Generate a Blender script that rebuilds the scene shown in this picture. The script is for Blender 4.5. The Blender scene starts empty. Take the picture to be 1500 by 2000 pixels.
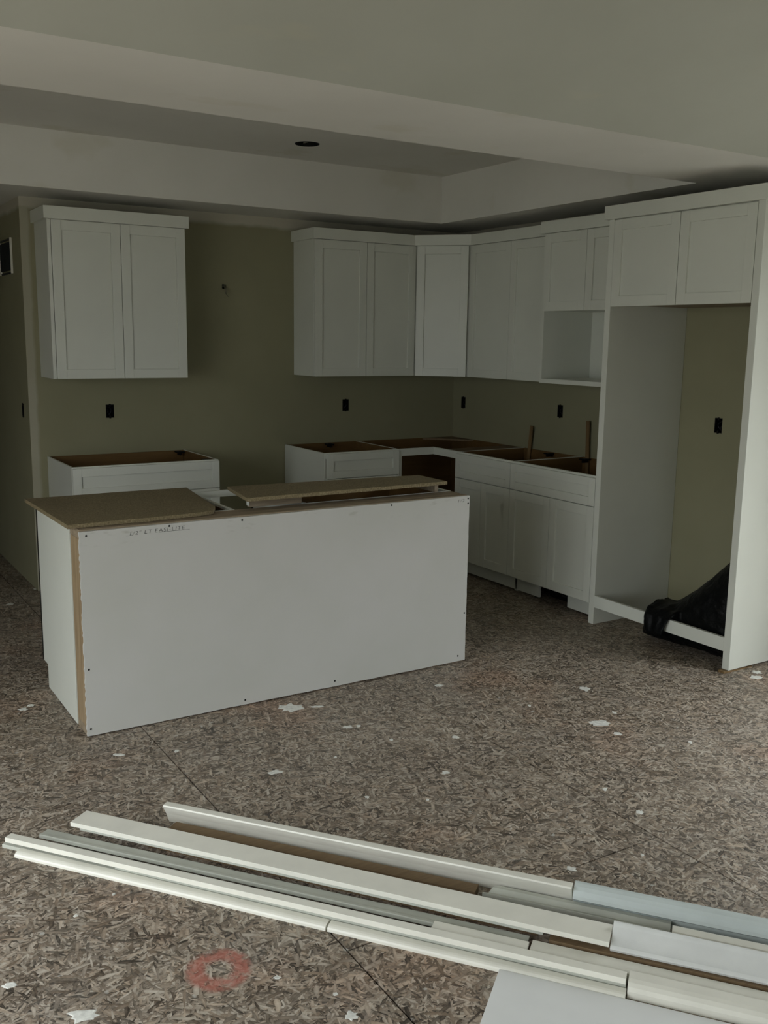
import bpy, bmesh, math, random
from mathutils import Vector, Matrix

random.seed(7)
S = bpy.context.scene
COL = S.collection

# ------------------------------------------------------------------ camera
YAW, PITCH, ROLL, FPX = 0.559, -0.1785, 0.0143, 1878.86
CAM = Vector((-4.6011, -6.3266, 1.6491))
fw = Vector((math.sin(YAW) * math.cos(PITCH), math.cos(YAW) * math.cos(PITCH), math.sin(PITCH)))
rt = Vector((math.cos(YAW), -math.sin(YAW), 0))
up = rt.cross(fw)
a_, b_ = math.cos(ROLL), math.sin(ROLL)
rt, up = rt * a_ + up * b_, up * a_ - rt * b_
cd = bpy.data.cameras.new('camera')
cd.sensor_fit = 'VERTICAL'
cd.sensor_height = 24.0
cd.lens = FPX * 24.0 / 2000.0
cam = bpy.data.objects.new('camera', cd)
COL.objects.link(cam)
cam.matrix_world = Matrix(((rt.x, up.x, -fw.x, CAM.x), (rt.y, up.y, -fw.y, CAM.y), (rt.z, up.z, -fw.z, CAM.z), (0, 0, 0, 1)))
S.camera = cam

# ------------------------------------------------------------------ world (overcast sky)
w = bpy.data.worlds.new('overcast_sky')
S.world = w
w.use_nodes = True
bg = w.node_tree.nodes['Background']
bg.inputs['Strength'].default_value = 5.0
# standard overcast sky: the zenith is three times as bright as the horizon
_n = w.node_tree.nodes
_tc = _n.new('ShaderNodeTexCoord')
_sp = _n.new('ShaderNodeSeparateXYZ')
_mr = _n.new('ShaderNodeMapRange')
_mr.inputs[1].default_value, _mr.inputs[2].default_value = 0., 1.
_mr.inputs[3].default_value, _mr.inputs[4].default_value = .3333, 1.
_mx = _n.new('ShaderNodeMix')
_mx.data_type = 'RGBA'
_mx.inputs[6].default_value = (0, 0, 0, 1)
_mx.inputs[7].default_value = (0.93, 0.98, 1.0, 1)
w.node_tree.links.new(_tc.outputs['Generated'], _sp.inputs[0])
w.node_tree.links.new(_sp.outputs[2], _mr.inputs[0])
w.node_tree.links.new(_mr.outputs[0], _mx.inputs[0])
w.node_tree.links.new(_mx.outputs[2], bg.inputs['Color'])

# ------------------------------------------------------------------ view
S.view_settings.view_transform = 'Standard'
S.view_settings.look = 'None'
S.view_settings.gamma = 1.0
S.view_settings.use_curve_mapping = False
S.view_settings.exposure = 1.16

# window openings: right wall (x=0) and rear wall (y=-9)
WIN_R = (-5.8, -3.95, 0.08, 2.2)      # y0,y1,z0,z1
WIN_B = (-4.4, -3.2, 0.9, 2.1)        # x0,x1,z0,z1
WIN_L = (-6.0, -2.75, 0.08, 2.25)      # left wall: y0,y1,z0,z1
REAR = -9.0
LEFT = -6.3


def portal(name, loc, rot, sx, sy):
    l = bpy.data.lights.new(name, 'AREA')
    l.shape = 'RECTANGLE'
    l.size, l.size_y = sx, sy
    l.cycles.is_portal = True
    o = bpy.data.objects.new(name, l)
    COL.objects.link(o)
    o.location = loc
    o.rotation_euler = rot
    return o


portal('daylight_portal', (0.02, (WIN_R[0] + WIN_R[1]) / 2, (WIN_R[2] + WIN_R[3]) / 2), (0, math.radians(90), 0), WIN_R[3] - WIN_R[2], WIN_R[1] - WIN_R[0])
portal('daylight_portal', ((WIN_B[0] + WIN_B[1]) / 2, REAR - .02, (WIN_B[2] + WIN_B[3]) / 2), (math.radians(90), 0, 0), WIN_B[1] - WIN_B[0], WIN_B[3] - WIN_B[2])
portal('daylight_portal', (LEFT - .02, (WIN_L[0] + WIN_L[1]) / 2, (WIN_L[2] + WIN_L[3]) / 2), (0, math.radians(-90), 0), WIN_L[3] - WIN_L[2], WIN_L[1] - WIN_L[0])

# ================================================================== materials


class NT:
    def __init__(s, name):
        s.m = bpy.data.materials.new(name)
        s.m.use_nodes = True
        s.t = s.m.node_tree
        s.p = s.t.nodes['Principled BSDF']

    def n(s, typ, **kw):
        nd = s.t.nodes.new(typ)
        for k, v in kw.items():
            setattr(nd, k, v)
        return nd

    def l(s, a, b):
        s.t.links.new(a, b)

    def val(s, x, sock):
        if isinstance(x, (int, float)):
            sock.default_value = x
        else:
            s.l(x, sock)

    def math(s, op, a, b=0.0, c=None, clamp=False):
        nd = s.n('ShaderNodeMath', operation=op)
        nd.use_clamp = clamp
        s.val(a, nd.inputs[0])
        s.val(b, nd.inputs[1])
        if c is not None:
            s.val(c, nd.inputs[2])
        return nd.outputs[0]

    def mix(s, f, a, b, blend='MIX'):
        nd = s.n('ShaderNodeMix', data_type='RGBA', blend_type=blend)
        s.val(f, nd.inputs[0])
        for x, sk in ((a, nd.inputs[6]), (b, nd.inputs[7])):
            if isinstance(x, tuple):
                sk.default_value = (*x, 1)
            else:
                s.l(x, sk)
        return nd.outputs[2]

    def pos(s):
        return s.n('ShaderNodeNewGeometry').outputs['Position']

    def mapping(s, vec, loc=(0, 0, 0), rot=(0, 0, 0), scale=(1, 1, 1)):
        nd = s.n('ShaderNodeMapping')
        s.l(vec, nd.inputs[0])
        nd.inputs[1].default_value = loc
        nd.inputs[2].default_value = rot
        nd.inputs[3].default_value = scale
        return nd.outputs[0]

    def noise(s, vec, scale, detail=3, rough=.55):
        nd = s.n('ShaderNodeTexNoise')
        s.l(vec, nd.inputs['Vector'])
        nd.inputs['Scale'].default_value = scale
        nd.inputs['Detail'].default_value = detail
        nd.inputs['Roughness'].default_value = rough
        return nd.outputs[0]

    def ramp(s, f, stops):
        nd = s.n('ShaderNodeValToRGB')
        s.l(f, nd.inputs[0])
        e = nd.color_ramp.elements
        while len(e) < len(stops):
            e.new(.5)
        for i, (p, c) in enumerate(stops):
            e[i].position = p
            e[i].color = (*c, 1) if isinstance(c, tuple) else (c, c, c, 1)
        return nd.outputs[0]

    def smooth(s, x, lo, hi):
        nd = s.n('ShaderNodeMapRange')
        s.l(x, nd.inputs[0])
        nd.inputs[1].default_value = lo
        nd.inputs[2].default_value = hi
        return nd.outputs[0]

    def bump(s, h, strength=.2, dist=.002):
        nd = s.n('ShaderNodeBump')
        s.l(h, nd.inputs['Height'])
        nd.inputs['Strength'].default_value = strength
        nd.inputs['Distance'].default_value = dist
        s.l(nd.outputs[0], s.p.inputs['Normal'])


def paint(name, col, rough=.6, var=.04, scale=6., spec=.5, bump=0., bscale=250.):
    """painted surface with a faint roller/sanding variation"""
    m = NT(name)
    p = m.pos()
    f = m.noise(p, scale, 4)
    c2 = tuple(max(0, c * (1 - 2.2 * var)) for c in col)
    c3 = tuple(min(1, c * (1 + 1.2 * var)) for c in col)
    m.l(m.mix(m.smooth(f, .3, .7), c2, c3), m.p.inputs['Base Color'])
    m.p.inputs['Roughness'].default_value = rough
    m.p.inputs['Specular IOR Level'].default_value = spec
    if bump:
        m.bump(m.noise(p, bscale, 2), bump, .001)
    return m.m


M = {}
M['wall'] = None
M['ceiling'] = None
M['cabinet'] = paint('cabinet_white_paint', (.68, .695, .625), .42, .015, 3, .5)
M['trim'] = paint('primed_trim', (.80, .785, .70), .38, .03, 9, .5)
M['trimgrey'] = paint('primed_trim_grey', (.50, .51, .45), .5, .04, 9, .4)
M['trimgloss'] = paint('gloss_trim', (.80, .815, .80), .2, .03, 9, .6)
M['trimblue'] = paint('gloss_trim_bluish', (.60, .66, .65), .25, .03, 9, .6)
M['black'] = paint('black_plastic', (.004, .004, .004), .6, .1, 30, .2)
M['edge'] = paint('dark_edge', (.012, .013, .01), .7, .1, 30, .2)
M['metal'] = paint('dark_metal', (.02, .022, .025), .4, .1, 30, .5)
M['plaster'] = paint('dried_plaster', (.74, .74, .69), .9, .10, 60, .2)
M['board'] = paint('white_board', (.80, .81, .80), .5, .02, 5, .4)
M['frame'] = paint('window_frame', (.75, .75, .75), .5, .02, 5, .4)
M['ink'] = paint('grey_ink', (.10, .10, .095), .8, .35, 90, .1)
M['soil'] = paint('soil', (.30, .29, .25), .95, .2, .7, .1)


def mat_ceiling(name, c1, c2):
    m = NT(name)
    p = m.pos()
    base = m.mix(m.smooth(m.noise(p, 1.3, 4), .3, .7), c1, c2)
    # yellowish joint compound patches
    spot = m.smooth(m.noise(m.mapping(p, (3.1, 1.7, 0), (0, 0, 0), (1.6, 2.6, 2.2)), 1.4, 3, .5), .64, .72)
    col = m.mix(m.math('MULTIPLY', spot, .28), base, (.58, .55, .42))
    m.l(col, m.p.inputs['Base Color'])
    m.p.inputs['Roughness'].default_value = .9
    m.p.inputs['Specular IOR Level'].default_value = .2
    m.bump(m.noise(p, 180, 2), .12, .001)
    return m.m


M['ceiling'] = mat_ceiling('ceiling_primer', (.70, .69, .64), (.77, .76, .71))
M['vault'] = mat_ceiling('grey_green_ceiling', (.47, .48, .42), (.52, .53, .47))  # vault ceiling: a darker grey-green than the soffit


def mat_wall():
    m = NT('wall_paint_khaki')
    p = m.pos()
    base = m.mix(m.smooth(m.noise(p, 2.5, 4), .3, .7), (.275, .262, .165), (.300, .286, .183))
    sp = m.n('ShaderNodeSeparateXYZ')
    m.l(p, sp.inputs[0])
    wob = m.math('MULTIPLY', m.math('SUBTRACT', m.noise(p, 5, 3), .5), .05)
    top = m.smooth(m.math('ADD', sp.outputs[2], wob), 2.385, 2.415)
    bead = m.smooth(m.math('ADD', sp.outputs[0], m.math('MULTIPLY', wob, .6)), -3.225, -3.245)
    bead = m.math('MULTIPLY', bead, m.smooth(sp.outputs[0], -3.2862, -3.2855))
    k = m.math('MAXIMUM', m.math('MULTIPLY', top, .8), m.math('MULTIPLY', bead, .45))
    m.l(m.mix(k, base, (.55, .52, .44)), m.p.inputs['Base Color'])
    m.p.inputs['Roughness'].default_value = .85
    m.p.inputs['Specular IOR Level'].default_value = .25
    m.bump(m.noise(p, 250, 2), .15, .001)
    return m.m


M['wall'] = mat_wall()


def mat_drywall():
    m = NT('drywall_paper')
    p = m.pos()
    base = m.mix(m.smooth(m.noise(p, 2.2, 3), .35, .65), (.505, .505, .47), (.535, .53, .505))
    # faint scuffs near the top edge
    zz = m.n('ShaderNodeSeparateXYZ')
    m.l(p, zz.inputs[0])
    band = m.smooth(zz.outputs[2], .78, .86)
    sc = m.smooth(m.noise(m.mapping(p, scale=(7, 7, 22)), 1.3, 3), .60, .70)
    col = m.mix(m.math('MULTIPLY', m.math('MULTIPLY', sc, band), .5), base, (.33, .32, .27))
    m.l(col, m.p.inputs['Base Color'])
    m.p.inputs['Roughness'].default_value = .8
    m.p.inputs['Specular IOR Level'].default_value = .3
    return m.m


M['drywall'] = mat_drywall()


def mat_wood(name, dark, light, axis, grain=38., rough=.75):
    m = NT(name)
    p = m.pos()
    sc = [grain, grain, grain]
    sc[axis] = grain * .05
    g = m.noise(m.mapping(p, scale=tuple(sc)), 1.0, 5, .6)
    fine = m.noise(m.mapping(p, scale=tuple(x * 5 for x in sc)), 1.0, 2)
    f = m.math('ADD', m.math('MULTIPLY', g, .75), m.math('MULTIPLY', fine, .25))
    m.l(m.ramp(f, [(.32, dark), (.66, light)]), m.p.inputs['Base Color'])
    m.p.inputs['Roughness'].default_value = rough
    m.bump(f, .25, .001)
    return m.m


M['stud_x'] = mat_wood('spruce_lumber', (.17, .125, .075), (.36, .29, .20), 0)
M['stud_z'] = mat_wood('spruce_lumber_upright', (.19, .125, .06), (.40, .30, .18), 2)
M['interior'] = mat_wood('cabinet_interior_maple', (.105, .054, .013), (.165, .092, .026), 0, 14)
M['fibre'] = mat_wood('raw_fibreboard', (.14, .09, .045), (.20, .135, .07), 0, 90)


def mat_particle():
    m = NT('particle_board')
    p = m.pos()
    a = m.noise(p, 160, 3, .7)
    b = m.noise(p, 4, 4)
    c = m.ramp(a, [(.32, (.115, .088, .04)), (.5, (.20, .158, .083)), (.70, (.30, .245, .145))])
    c = m.mix(m.math('MULTIPLY', m.smooth(b, .5, .75), .35), c, (.16, .12, .07))
    sp = m.smooth(m.noise(m.mapping(p, scale=(26, 75, 1)), 1, 2), .77, .79)
    c = m.mix(sp, c, (.42, .40, .33))
    m.l(c, m.p.inputs['Base Color'])
    m.p.inputs['Roughness'].default_value = .8
    m.bump(a, .3, .001)
    return m.m


M['particle'] = mat_particle()


def mat_osb():
    m = NT('osb_subfloor')
    p = m.pos()
    # slight warp so the strands do not line up
    wn = m.n('ShaderNodeTexNoise')
    m.l(p, wn.inputs['Vector'])
    wn.inputs['Scale'].default_value = 7
    warp = m.n('ShaderNodeVectorMath', operation='MULTIPLY_ADD')
    m.l(wn.outputs['Color'], warp.inputs[0])
    warp.inputs[1].default_value = (.016, .016, 0)
    m.l(p, warp.inputs[2])
    pw = warp.outputs[0]
    best, tone, hue = None, None, None
    layers = [(0.35, 105, 20), (1.2, 120, 24), (2.1, 100, 19), (2.75, 160, 38), (0.8, 190, 50), (1.7, 220, 60), (.1, 150, 30), (1.45, 90, 22), (2.5, 135, 27)]
    for i, (ang, sx, sy) in enumerate(layers):
        v = m.n('ShaderNodeTexVoronoi', feature='F1', voronoi_dimensions='2D')
        mp = m.mapping(pw, (i * 3.7, i * 1.9, 0), (0, 0, ang), (1, 1, 1))
        mp = m.mapping(mp, scale=(sx, sy, 1))
        m.l(mp, v.inputs['Vector'])
        v.inputs['Scale'].default_value = 1
        sp = m.n('ShaderNodeSeparateColor')
        m.l(v.outputs['Color'], sp.inputs[0])
        pr, tn, hu = sp.outputs
        # strand fades to the rim of its cell
        tn = m.math('SUBTRACT', tn, m.math('MULTIPLY', v.outputs['Distance'], .35))
        if best is None:
            best, tone, hue = pr, tn, hu
        else:
            k = m.math('GREATER_THAN', pr, best)
            tone = m.math('ADD', m.math('MULTIPLY', k, tn), m.math('MULTIPLY', m.math('SUBTRACT', 1, k), tone))
            hue = m.math('ADD', m.math('MULTIPLY', k, hu), m.math('MULTIPLY', m.math('SUBTRACT', 1, k), hue))
            best = m.math('MAXIMUM', best, pr)
    fine = m.noise(p, 90, 4, .7)
    tone = m.math('ADD', m.math('MULTIPLY', tone, .70), m.math('MULTIPLY', fine, .36))
    big = m.noise(p, 2.1, 4, .6)
    tone = m.math('ADD', tone, m.math('MULTIPLY', m.math('SUBTRACT', big, .5), .28))
    c = m.ramp(tone, [(.04, (.040, .032, .024)), (.24, (.145, .117, .089)), (.48, (.275, .230, .181)), (.74, (.46, .405, .335)), (.95, (.64, .59, .51))])
    warm = m.mix(1.0, c, (1.0, .84, .70), 'MULTIPLY')
    c = m.mix(m.math('MULTIPLY', m.smooth(hue, .35, 1.), .55), c, warm)
    red = m.smooth(m.noise(m.mapping(p, (5.2, .4, 0)), 1.6, 3), .56, .72)
    c = m.mix(m.math('MULTIPLY', red, .5), c, m.mix(1.0, c, (1.05, .77, .64), 'MULTIPLY'))
    # plaster dust trodden into the boards
    dust = m.math('MULTIPLY', m.smooth(m.noise(p, 3.3, 5, .62), .48, .74), m.smooth(m.noise(p, 45, 3, .7), .40, .70))
    c = m.mix(m.math('MULTIPLY', dust, .5), c, (.33, .31, .285))
    fleck = m.math('MULTIPLY', m.smooth(m.noise(p, 33, 2, .5), .70, .735), m.smooth(m.noise(p, 2.6, 2), .40, .56))
    c = m.mix(m.math('MULTIPLY', fleck, .8), c, (.50, .49, .45))
    # dark scuffs
    sc = m.smooth(m.noise(m.mapping(p, (1, 7, 0), (0, 0, .5), (14, 3, 1)), 1., 3), .66, .80)
    c = m.mix(m.math('MULTIPLY', sc, .45), c, (.03, .028, .025))
    # red spray-paint ring
    d = m.n('ShaderNodeVectorMath', operation='DISTANCE')
    wz = m.n('ShaderNodeVectorMath', operation='MULTIPLY_ADD')
    m.l(wn.outputs['Color'], wz.inputs[0])
    wz.inputs[1].default_value = (.03, .03, 0)
    m.l(p, wz.inputs[2])
    m.l(wz.outputs[0], d.inputs[0])
    d.inputs[1].default_value = (RING[0] + .015, RING[1] + .015, 0)
    rr = m.math('ABSOLUTE', m.math('SUBTRACT', d.outputs['Value'], .062))
    ring = m.smooth(rr, .033, .013)
    ring = m.math('MULTIPLY', ring, m.smooth(m.noise(p, 40, 3, .65), .30, .52))
    c = m.mix(m.math('MULTIPLY', ring, .72), c, (.43, .135, .10))
    m.l(c, m.p.inputs['Base Color'])
    m.p.inputs['Roughness'].default_value = .55
    m.p.inputs['Specular IOR Level'].default_value = .45
    m.bump(tone, .5, .0015)
    return m.m


RING = (-3.742, -4.163)
M['osb'] = mat_osb()


def mat_bag():
    m = NT('black_polythene')
    p = m.pos()
    m.p.inputs['Base Color'].default_value = (.003, .0035, .0035, 1)
    m.p.inputs['Roughness'].default_value = .45
    m.p.inputs['Specular IOR Level'].default_value = .12
    m.bump(m.noise(p, 28, 4, .6), .6, .01)
    return m.m


M['bag'] = mat_bag()

# ================================================================== mesh helpers


def box(bm, x0, x1, y0, y1, z0, z1):
    x0, x1 = min(x0, x1), max(x0, x1)
    y0, y1 = min(y0, y1), max(y0, y1)
    z0, z1 = min(z0, z1), max(z0, z1)
    v = [bm.verts.new(c) for c in ((x0, y0, z0), (x1, y0, z0), (x1, y1, z0), (x0, y1, z0), (x0, y0, z1), (x1, y0, z1), (x1, y1, z1), (x0, y1, z1))]
    for f in ((3, 2, 1, 0), (4, 5, 6, 7), (0, 1, 5, 4), (1, 2, 6, 5), (2, 3, 7, 6), (3, 0, 4, 7)):
        bm.faces.new([v[i] for i in f])


def prism(bm, pts, z0, z1):
    """polygon (x,y) extruded in z"""
    a = [bm.verts.new((x, y, z0)) for x, y in pts]
    b = [bm.verts.new((x, y, z1)) for x, y in pts]
    n = len(pts)
    bm.faces.new(a[::-1])
    bm.faces.new(b)
    for i in range(n):
        bm.faces.new((a[i], a[(i + 1) % n], b[(i + 1) % n], b[i]))


def obj(name, bm, mat, parent=None, bevel=0., smooth=False):
    bmesh.ops.recalc_face_normals(bm, faces=bm.faces)
    me = bpy.data.meshes.new(name)
    bm.to_mesh(me)
    bm.free()
    return obj_me(name, me, mat, parent, bevel, smooth)


def root_of(o):
    v = Vector((0, 0, 0))
    while o:
        v += o.location
        o = o.parent
    return v


def obj_me(name, me, mat, parent=None, bevel=0., smooth=False):
    if mat and not me.materials:
        me.materials.append(M[mat])
    o = bpy.data.objects.new(name, me)
    COL.objects.link(o)
    if parent:
        o.location = -root_of(parent)
        o.parent = parent
    if smooth:
        for p in me.polygons:
            p.use_smooth = True
    if bevel:
        b = o.modifiers.new('bevel', 'BEVEL')
        b.width = bevel
        b.segments = 2
        b.limit_method = 'ANGLE'
    return o


def tag(o, label, cat, group=None):
    o['label'] = label
    o['category'] = cat
    if group:
        o['group'] = group
    return o


def thing(name, loc, label, cat, group=None):
    o = bpy.data.objects.new(name, None)
    o.empty_display_size = .05
    COL.objects.link(o)
    o.location = loc
    return tag(o, label, cat, group)


def struct(o):
    o['kind'] = 'structure'
    return o


def slab(name, axis, c0, c1, a0, a1, b0, b1, holes, mat):
    """wall slab normal to axis ('x' or 'y') between c0..c1, spanning a (other horizontal) and z, with rectangular holes (a0,a1,z0,z1)"""
    A = sorted({a0, a1, *[h[0] for h in holes], *[h[1] for h in holes]})
    B = sorted({b0, b1, *[h[2] for h in holes], *[h[3] for h in holes]})
    bm = bmesh.new()
    cells = {}
    for i in range(len(A) - 1):
        for j in range(len(B) - 1):
            am, bmid = (A[i] + A[i + 1]) / 2, (B[j] + B[j + 1]) / 2
            cells[i, j] = not any(h[0] < am < h[1] and h[2] < bmid < h[3] for h in holes)

    def P(c, a, b):
        return (c, a, b) if axis == 'x' else (a, c, b)

    def quad(*pts):
        bm.faces.new([bm.verts.new(p) for p in pts])
    for (i, j), on in cells.items():
        if not on:
            continue
        al, ah, bl, bh = A[i], A[i + 1], B[j], B[j + 1]
        for c in (c0, c1):
            quad(P(c, al, bl), P(c, ah, bl), P(c, ah, bh), P(c, al, bh))
        for (ii, jj), e in (((i - 1, j), ((al, bl), (al, bh))), ((i + 1, j), ((ah, bl), (ah, bh))), ((i, j - 1), ((al, bl), (ah, bl))), ((i, j + 1), ((al, bh), (ah, bh)))):
            if not cells.get((ii, jj), False):
                (p, q), (r, s_) = e
                quad(P(c0, p, q), P(c0, r, s_), P(c1, r, s_), P(c1, p, q))
    bmesh.ops.remove_doubles(bm, verts=bm.verts, dist=1e-5)
    return struct(obj(name, bm, mat))


# ================================================================== setting
ZU, ZC, ZT = 1.381, 2.3115, 2.3837       # upper cabinet bottom, crown bottom, crown top
ZB = .877                                # base cabinet top
ZS, ZR = 2.4666, 2.7864                  # soffit underside, recessed ceiling
YA, YB = -3.3964, -2.742                 # vault crease, near edge of the recess
XS, YS = .4727, .4446
WCX = -3.2863                            # outer corner of the kitchen wall

# electrical boxes: (wall, horizontal, z)
BW, BH = .054, .088
boxes = [('b', -2.777, 1.154, 'black electrical box above the left base cabinet on the khaki wall'),
         ('b', -.998, 1.151, 'black electrical box under the double door wall cabinet next to the corner'),
         ('r', -.138, 1.157, 'black electrical box right beside the wall corner over the open corner base'),
         ('r', -1.268, 1.167, 'black electrical box between the two upright shims on the wall'),
         ('r', -2.615, 1.179, 'black electrical box on the back wall inside the empty refrigerator bay'),
         ('h', .181, 1.161, 'black electrical box around the corner on the dark hallway wall')]


def hole(c, z, w_=BW, h_=BH):
    return (c - w_ / 2, c + w_ / 2, z - h_ / 2, z + h_ / 2)


SCON = (-1.962, 1.984)
slab('wall_back', 'y', 0, .12, WCX, .12, 0, 2.9, [hole(b[1], b[2]) for b in boxes if b[0] == 'b'] + [hole(SCON[0], SCON[1], .03, .03)], 'wall')
slab('wall_right', 'x', 0, .12, REAR - .12, 0, 0, 3.9, [hole(b[1], b[2]) for b in boxes if b[0] == 'r'] + [WIN_R], 'wall')
slab('wall_hall', 'x', WCX, WCX + .12, .12, 4.0, 0, 2.9, [hole(b[1], b[2]) for b in boxes if b[0] == 'h'], 'wall')
slab('wall_hall_end', 'y', 4.0, 4.12, -5.2, WCX + .12, 0, 2.9, [], 'wall')
slab('wall_hall_left', 'x', -5.2, -5.08, -.6, 4.0, 0, 2.9, [], 'wall')
slab('wall_hall_front', 'y', -.6, -.48, LEFT, -5.2, 0, 2.9, [], 'wall')
slab('wall_left', 'x', LEFT - .12, LEFT, REAR, -.48, 0, 3.9, [WIN_L], 'wall')
slab('wall_rear', 'y', REAR - .12, REAR, LEFT, 0, 0, 3.9, [WIN_B], 'wall')

# ceiling: soffit underside with recess, pot-light hole, vault towards the living side
bm = bmesh.new()
RX0, RX1, RY0, RY1 = -4.6, -XS, YB, -YS


def q(*pts):
    bm.faces.new([bm.verts.new(p) for p in pts])


def rectz(x0, x1, y0, y1, z):
    q((x0, y0, z), (x1, y0, z), (x1, y1, z), (x0, y1, z))


rectz(LEFT, .1, YA, RY0, ZS)
rectz(LEFT, RX0, RY0, RY1, ZS)
rectz(RX1, .1, RY0, RY1, ZS)
rectz(LEFT, .1, RY1, 4.1, ZS)
q((RX0, RY0, ZS), (RX1, RY0, ZS), (RX1, RY0, ZR), (RX0, RY0, ZR))
q((RX0, RY1, ZS), (RX1, RY1, ZS), (RX1, RY1, ZR), (RX0, RY1, ZR))
q((RX0, RY0, ZS), (RX0, RY1, ZS), (RX0, RY1, ZR), (RX0, RY0, ZR))
q((RX1, RY0, ZS), (RX1, RY1, ZS), (RX1, RY1, ZR), (RX1, RY0, ZR))
PX, PY, PR, PQ = -1.81, -.94, .078, .15
rectz(RX0, PX - PQ, RY0, RY1, ZR)
rectz(PX + PQ, RX1, RY0, RY1, ZR)
rectz(PX - PQ, PX + PQ, RY0, PY - PQ, ZR)
rectz(PX - PQ, PX + PQ, PY + PQ, RY1, ZR)
N = 32
for i in range(N):
    t0, t1 = 2 * math.pi * i / N, 2 * math.pi * (i + 1) / N

    def sqp(t):
        c, s_ = math.cos(t), math.sin(t)
        k = PQ / max(abs(c), abs(s_))
        return (PX + c * k, PY + s_ * k, ZR)

    def cp(t, z=ZR):
        return (PX + math.cos(t) * PR, PY + math.sin(t) * PR, z)
    q(sqp(t0), sqp(t1), cp(t1), cp(t0))
    q(cp(t0), cp(t1), cp(t1, ZR + .016), cp(t0, ZR + .016))
bmesh.ops.remove_doubles(bm, verts=bm.verts, dist=1e-5)
struct(obj('ceiling', bm, 'ceiling'))
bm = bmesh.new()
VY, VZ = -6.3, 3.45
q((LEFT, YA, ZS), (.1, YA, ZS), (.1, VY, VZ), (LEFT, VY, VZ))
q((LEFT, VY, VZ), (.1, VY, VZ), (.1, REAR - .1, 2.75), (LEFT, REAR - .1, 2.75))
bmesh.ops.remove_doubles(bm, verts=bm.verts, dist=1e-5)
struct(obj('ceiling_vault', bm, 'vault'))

# floor: joist deck with the OSB sheets laid on it
bm = bmesh.new()
box(bm, LEFT - .1, .12, REAR - .1, 4.1, -.2, -.0185)
floor = struct(obj('floor', bm, 'edge'))
SX = -3.412
WID = 1.206
joint = {0: -4.27, -1: -2.645, 1: -3.05, 2: -4.4, -2: -4.0, -3: -2.8}
sheet_me = {}
for k in range(-4, 3):
    x0, x1 = SX + k * WID, SX + (k + 1) * WID
    if k == 2:
        x1 = .12
    j = joint.get(k, -3.3)
    ys = [j + n_ * 2.44 for n_ in range(-3, 5)]
    ys = [y for y in ys if REAR - .1 < y < 4.1]
    ys = [REAR - .1] + ys + [4.1]
    for y0, y1 in zip(ys[:-1], ys[1:]):
        key = (round(x1 - x0, 3), round(y1 - y0, 3))
        if key not in sheet_me:
            bm = bmesh.new()
            box(bm, .0026, x1 - x0 - .0026, .0026, y1 - y0 - .0026, -.0185, 0)
            me = bpy.data.meshes.new('osb_sheet')
            bmesh.ops.recalc_face_normals(bm, faces=bm.faces)
            bm.to_mesh(me)
            bm.free()
            me.materials.append(M['osb'])
            sheet_me[key] = me
        o = bpy.data.objects.new('osb_sheet', sheet_me[key])
        COL.objects.link(o)
        o.parent = floor
        o.location = (x0, y0, 0)

# window frames (openings beyond the picture)


def window(name, axis, c, a0, a1, z0, z1, n):
    bm = bmesh.new()

    def bx(p0, p1, r0, r1):
        if axis == 'x':
            box(bm, c, c + .09, p0, p1, r0, r1)
        else:
            box(bm, p0, p1, c - .09, c, r0, r1)
    t = .05
    bx(a0, a0 + t, z0, z1)
    bx(a1 - t, a1, z0, z1)
    bx(a0 + t, a1 - t, z0, z0 + t)
    bx(a0 + t, a1 - t, z1 - t, z1)
    for i in range(1, n):
        m_ = a0 + (a1 - a0) * i / n
        bx(m_ - .035, m_ + .035, z0 + t, z1 - t)
    return struct(obj(name, bm, 'frame'))


window('window_1', 'x', .02, *WIN_R, 2)
window('window_3', 'x', LEFT - .11, *WIN_L, 3)
window('window_2', 'y', REAR - .02, *WIN_B, 3)
bm = bmesh.new()
box(bm, -40, 40, -50, 30, -.62, -.6)
struct(obj('ground_outside', bm, 'soil'))

# ================================================================== cabinets


class Frame:
    """local (u along the wall, v out of the wall, z) -> world"""

    def __init__(s, side, o):
        s.side, s.o = side, o

    def bx(s, bm, u0, u1, v0, v1, z0, z1):
        if s.side == 'b':
            box(bm, s.o + u0, s.o + u1, -v0, -v1, z0, z1)
        elif s.side == 'r':
            box(bm, -v0, -v1, s.o - u0, s.o - u1, z0, z1)
        else:       # island: faces the back wall
            box(bm, s.o + u0, s.o + u1, ISF + v0, ISF + v1, z0, z1)


DT = .019


def shaker(F, par, name, u0, u1, z0, z1, vf, stile=.057, mat='cabinet'):
    """frame and recessed panel door or drawer front; vf = front face depth"""
    bm = bmesh.new()
    b = vf - DT
    F.bx(bm, u0, u0 + stile, b, vf, z0, z1)
    F.bx(bm, u1 - stile, u1, b, vf, z0, z1)
    F.bx(bm, u0 + stile, u1 - stile, b, vf, z1 - stile, z1)
    F.bx(bm, u0 + stile, u1 - stile, b, vf, z0, z0 + stile)
    d = obj(name, bm, mat, par, .0012)
    bm = bmesh.new()
    F.bx(bm, u0 + stile - .004, u1 - stile + .004, b + .002, vf - .011, z0 + stile - .004, z1 - stile + .004)
    p = obj('panel', bm, mat)
    p.parent = d
    return d


def part(F, par, name, boxes_, mat='cabinet', bevel=.001):
    bm = bmesh.new()
    for b in boxes_:
        F.bx(bm, *b)
    return obj(name, bm, mat, par, bevel)


G = .0015


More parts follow.
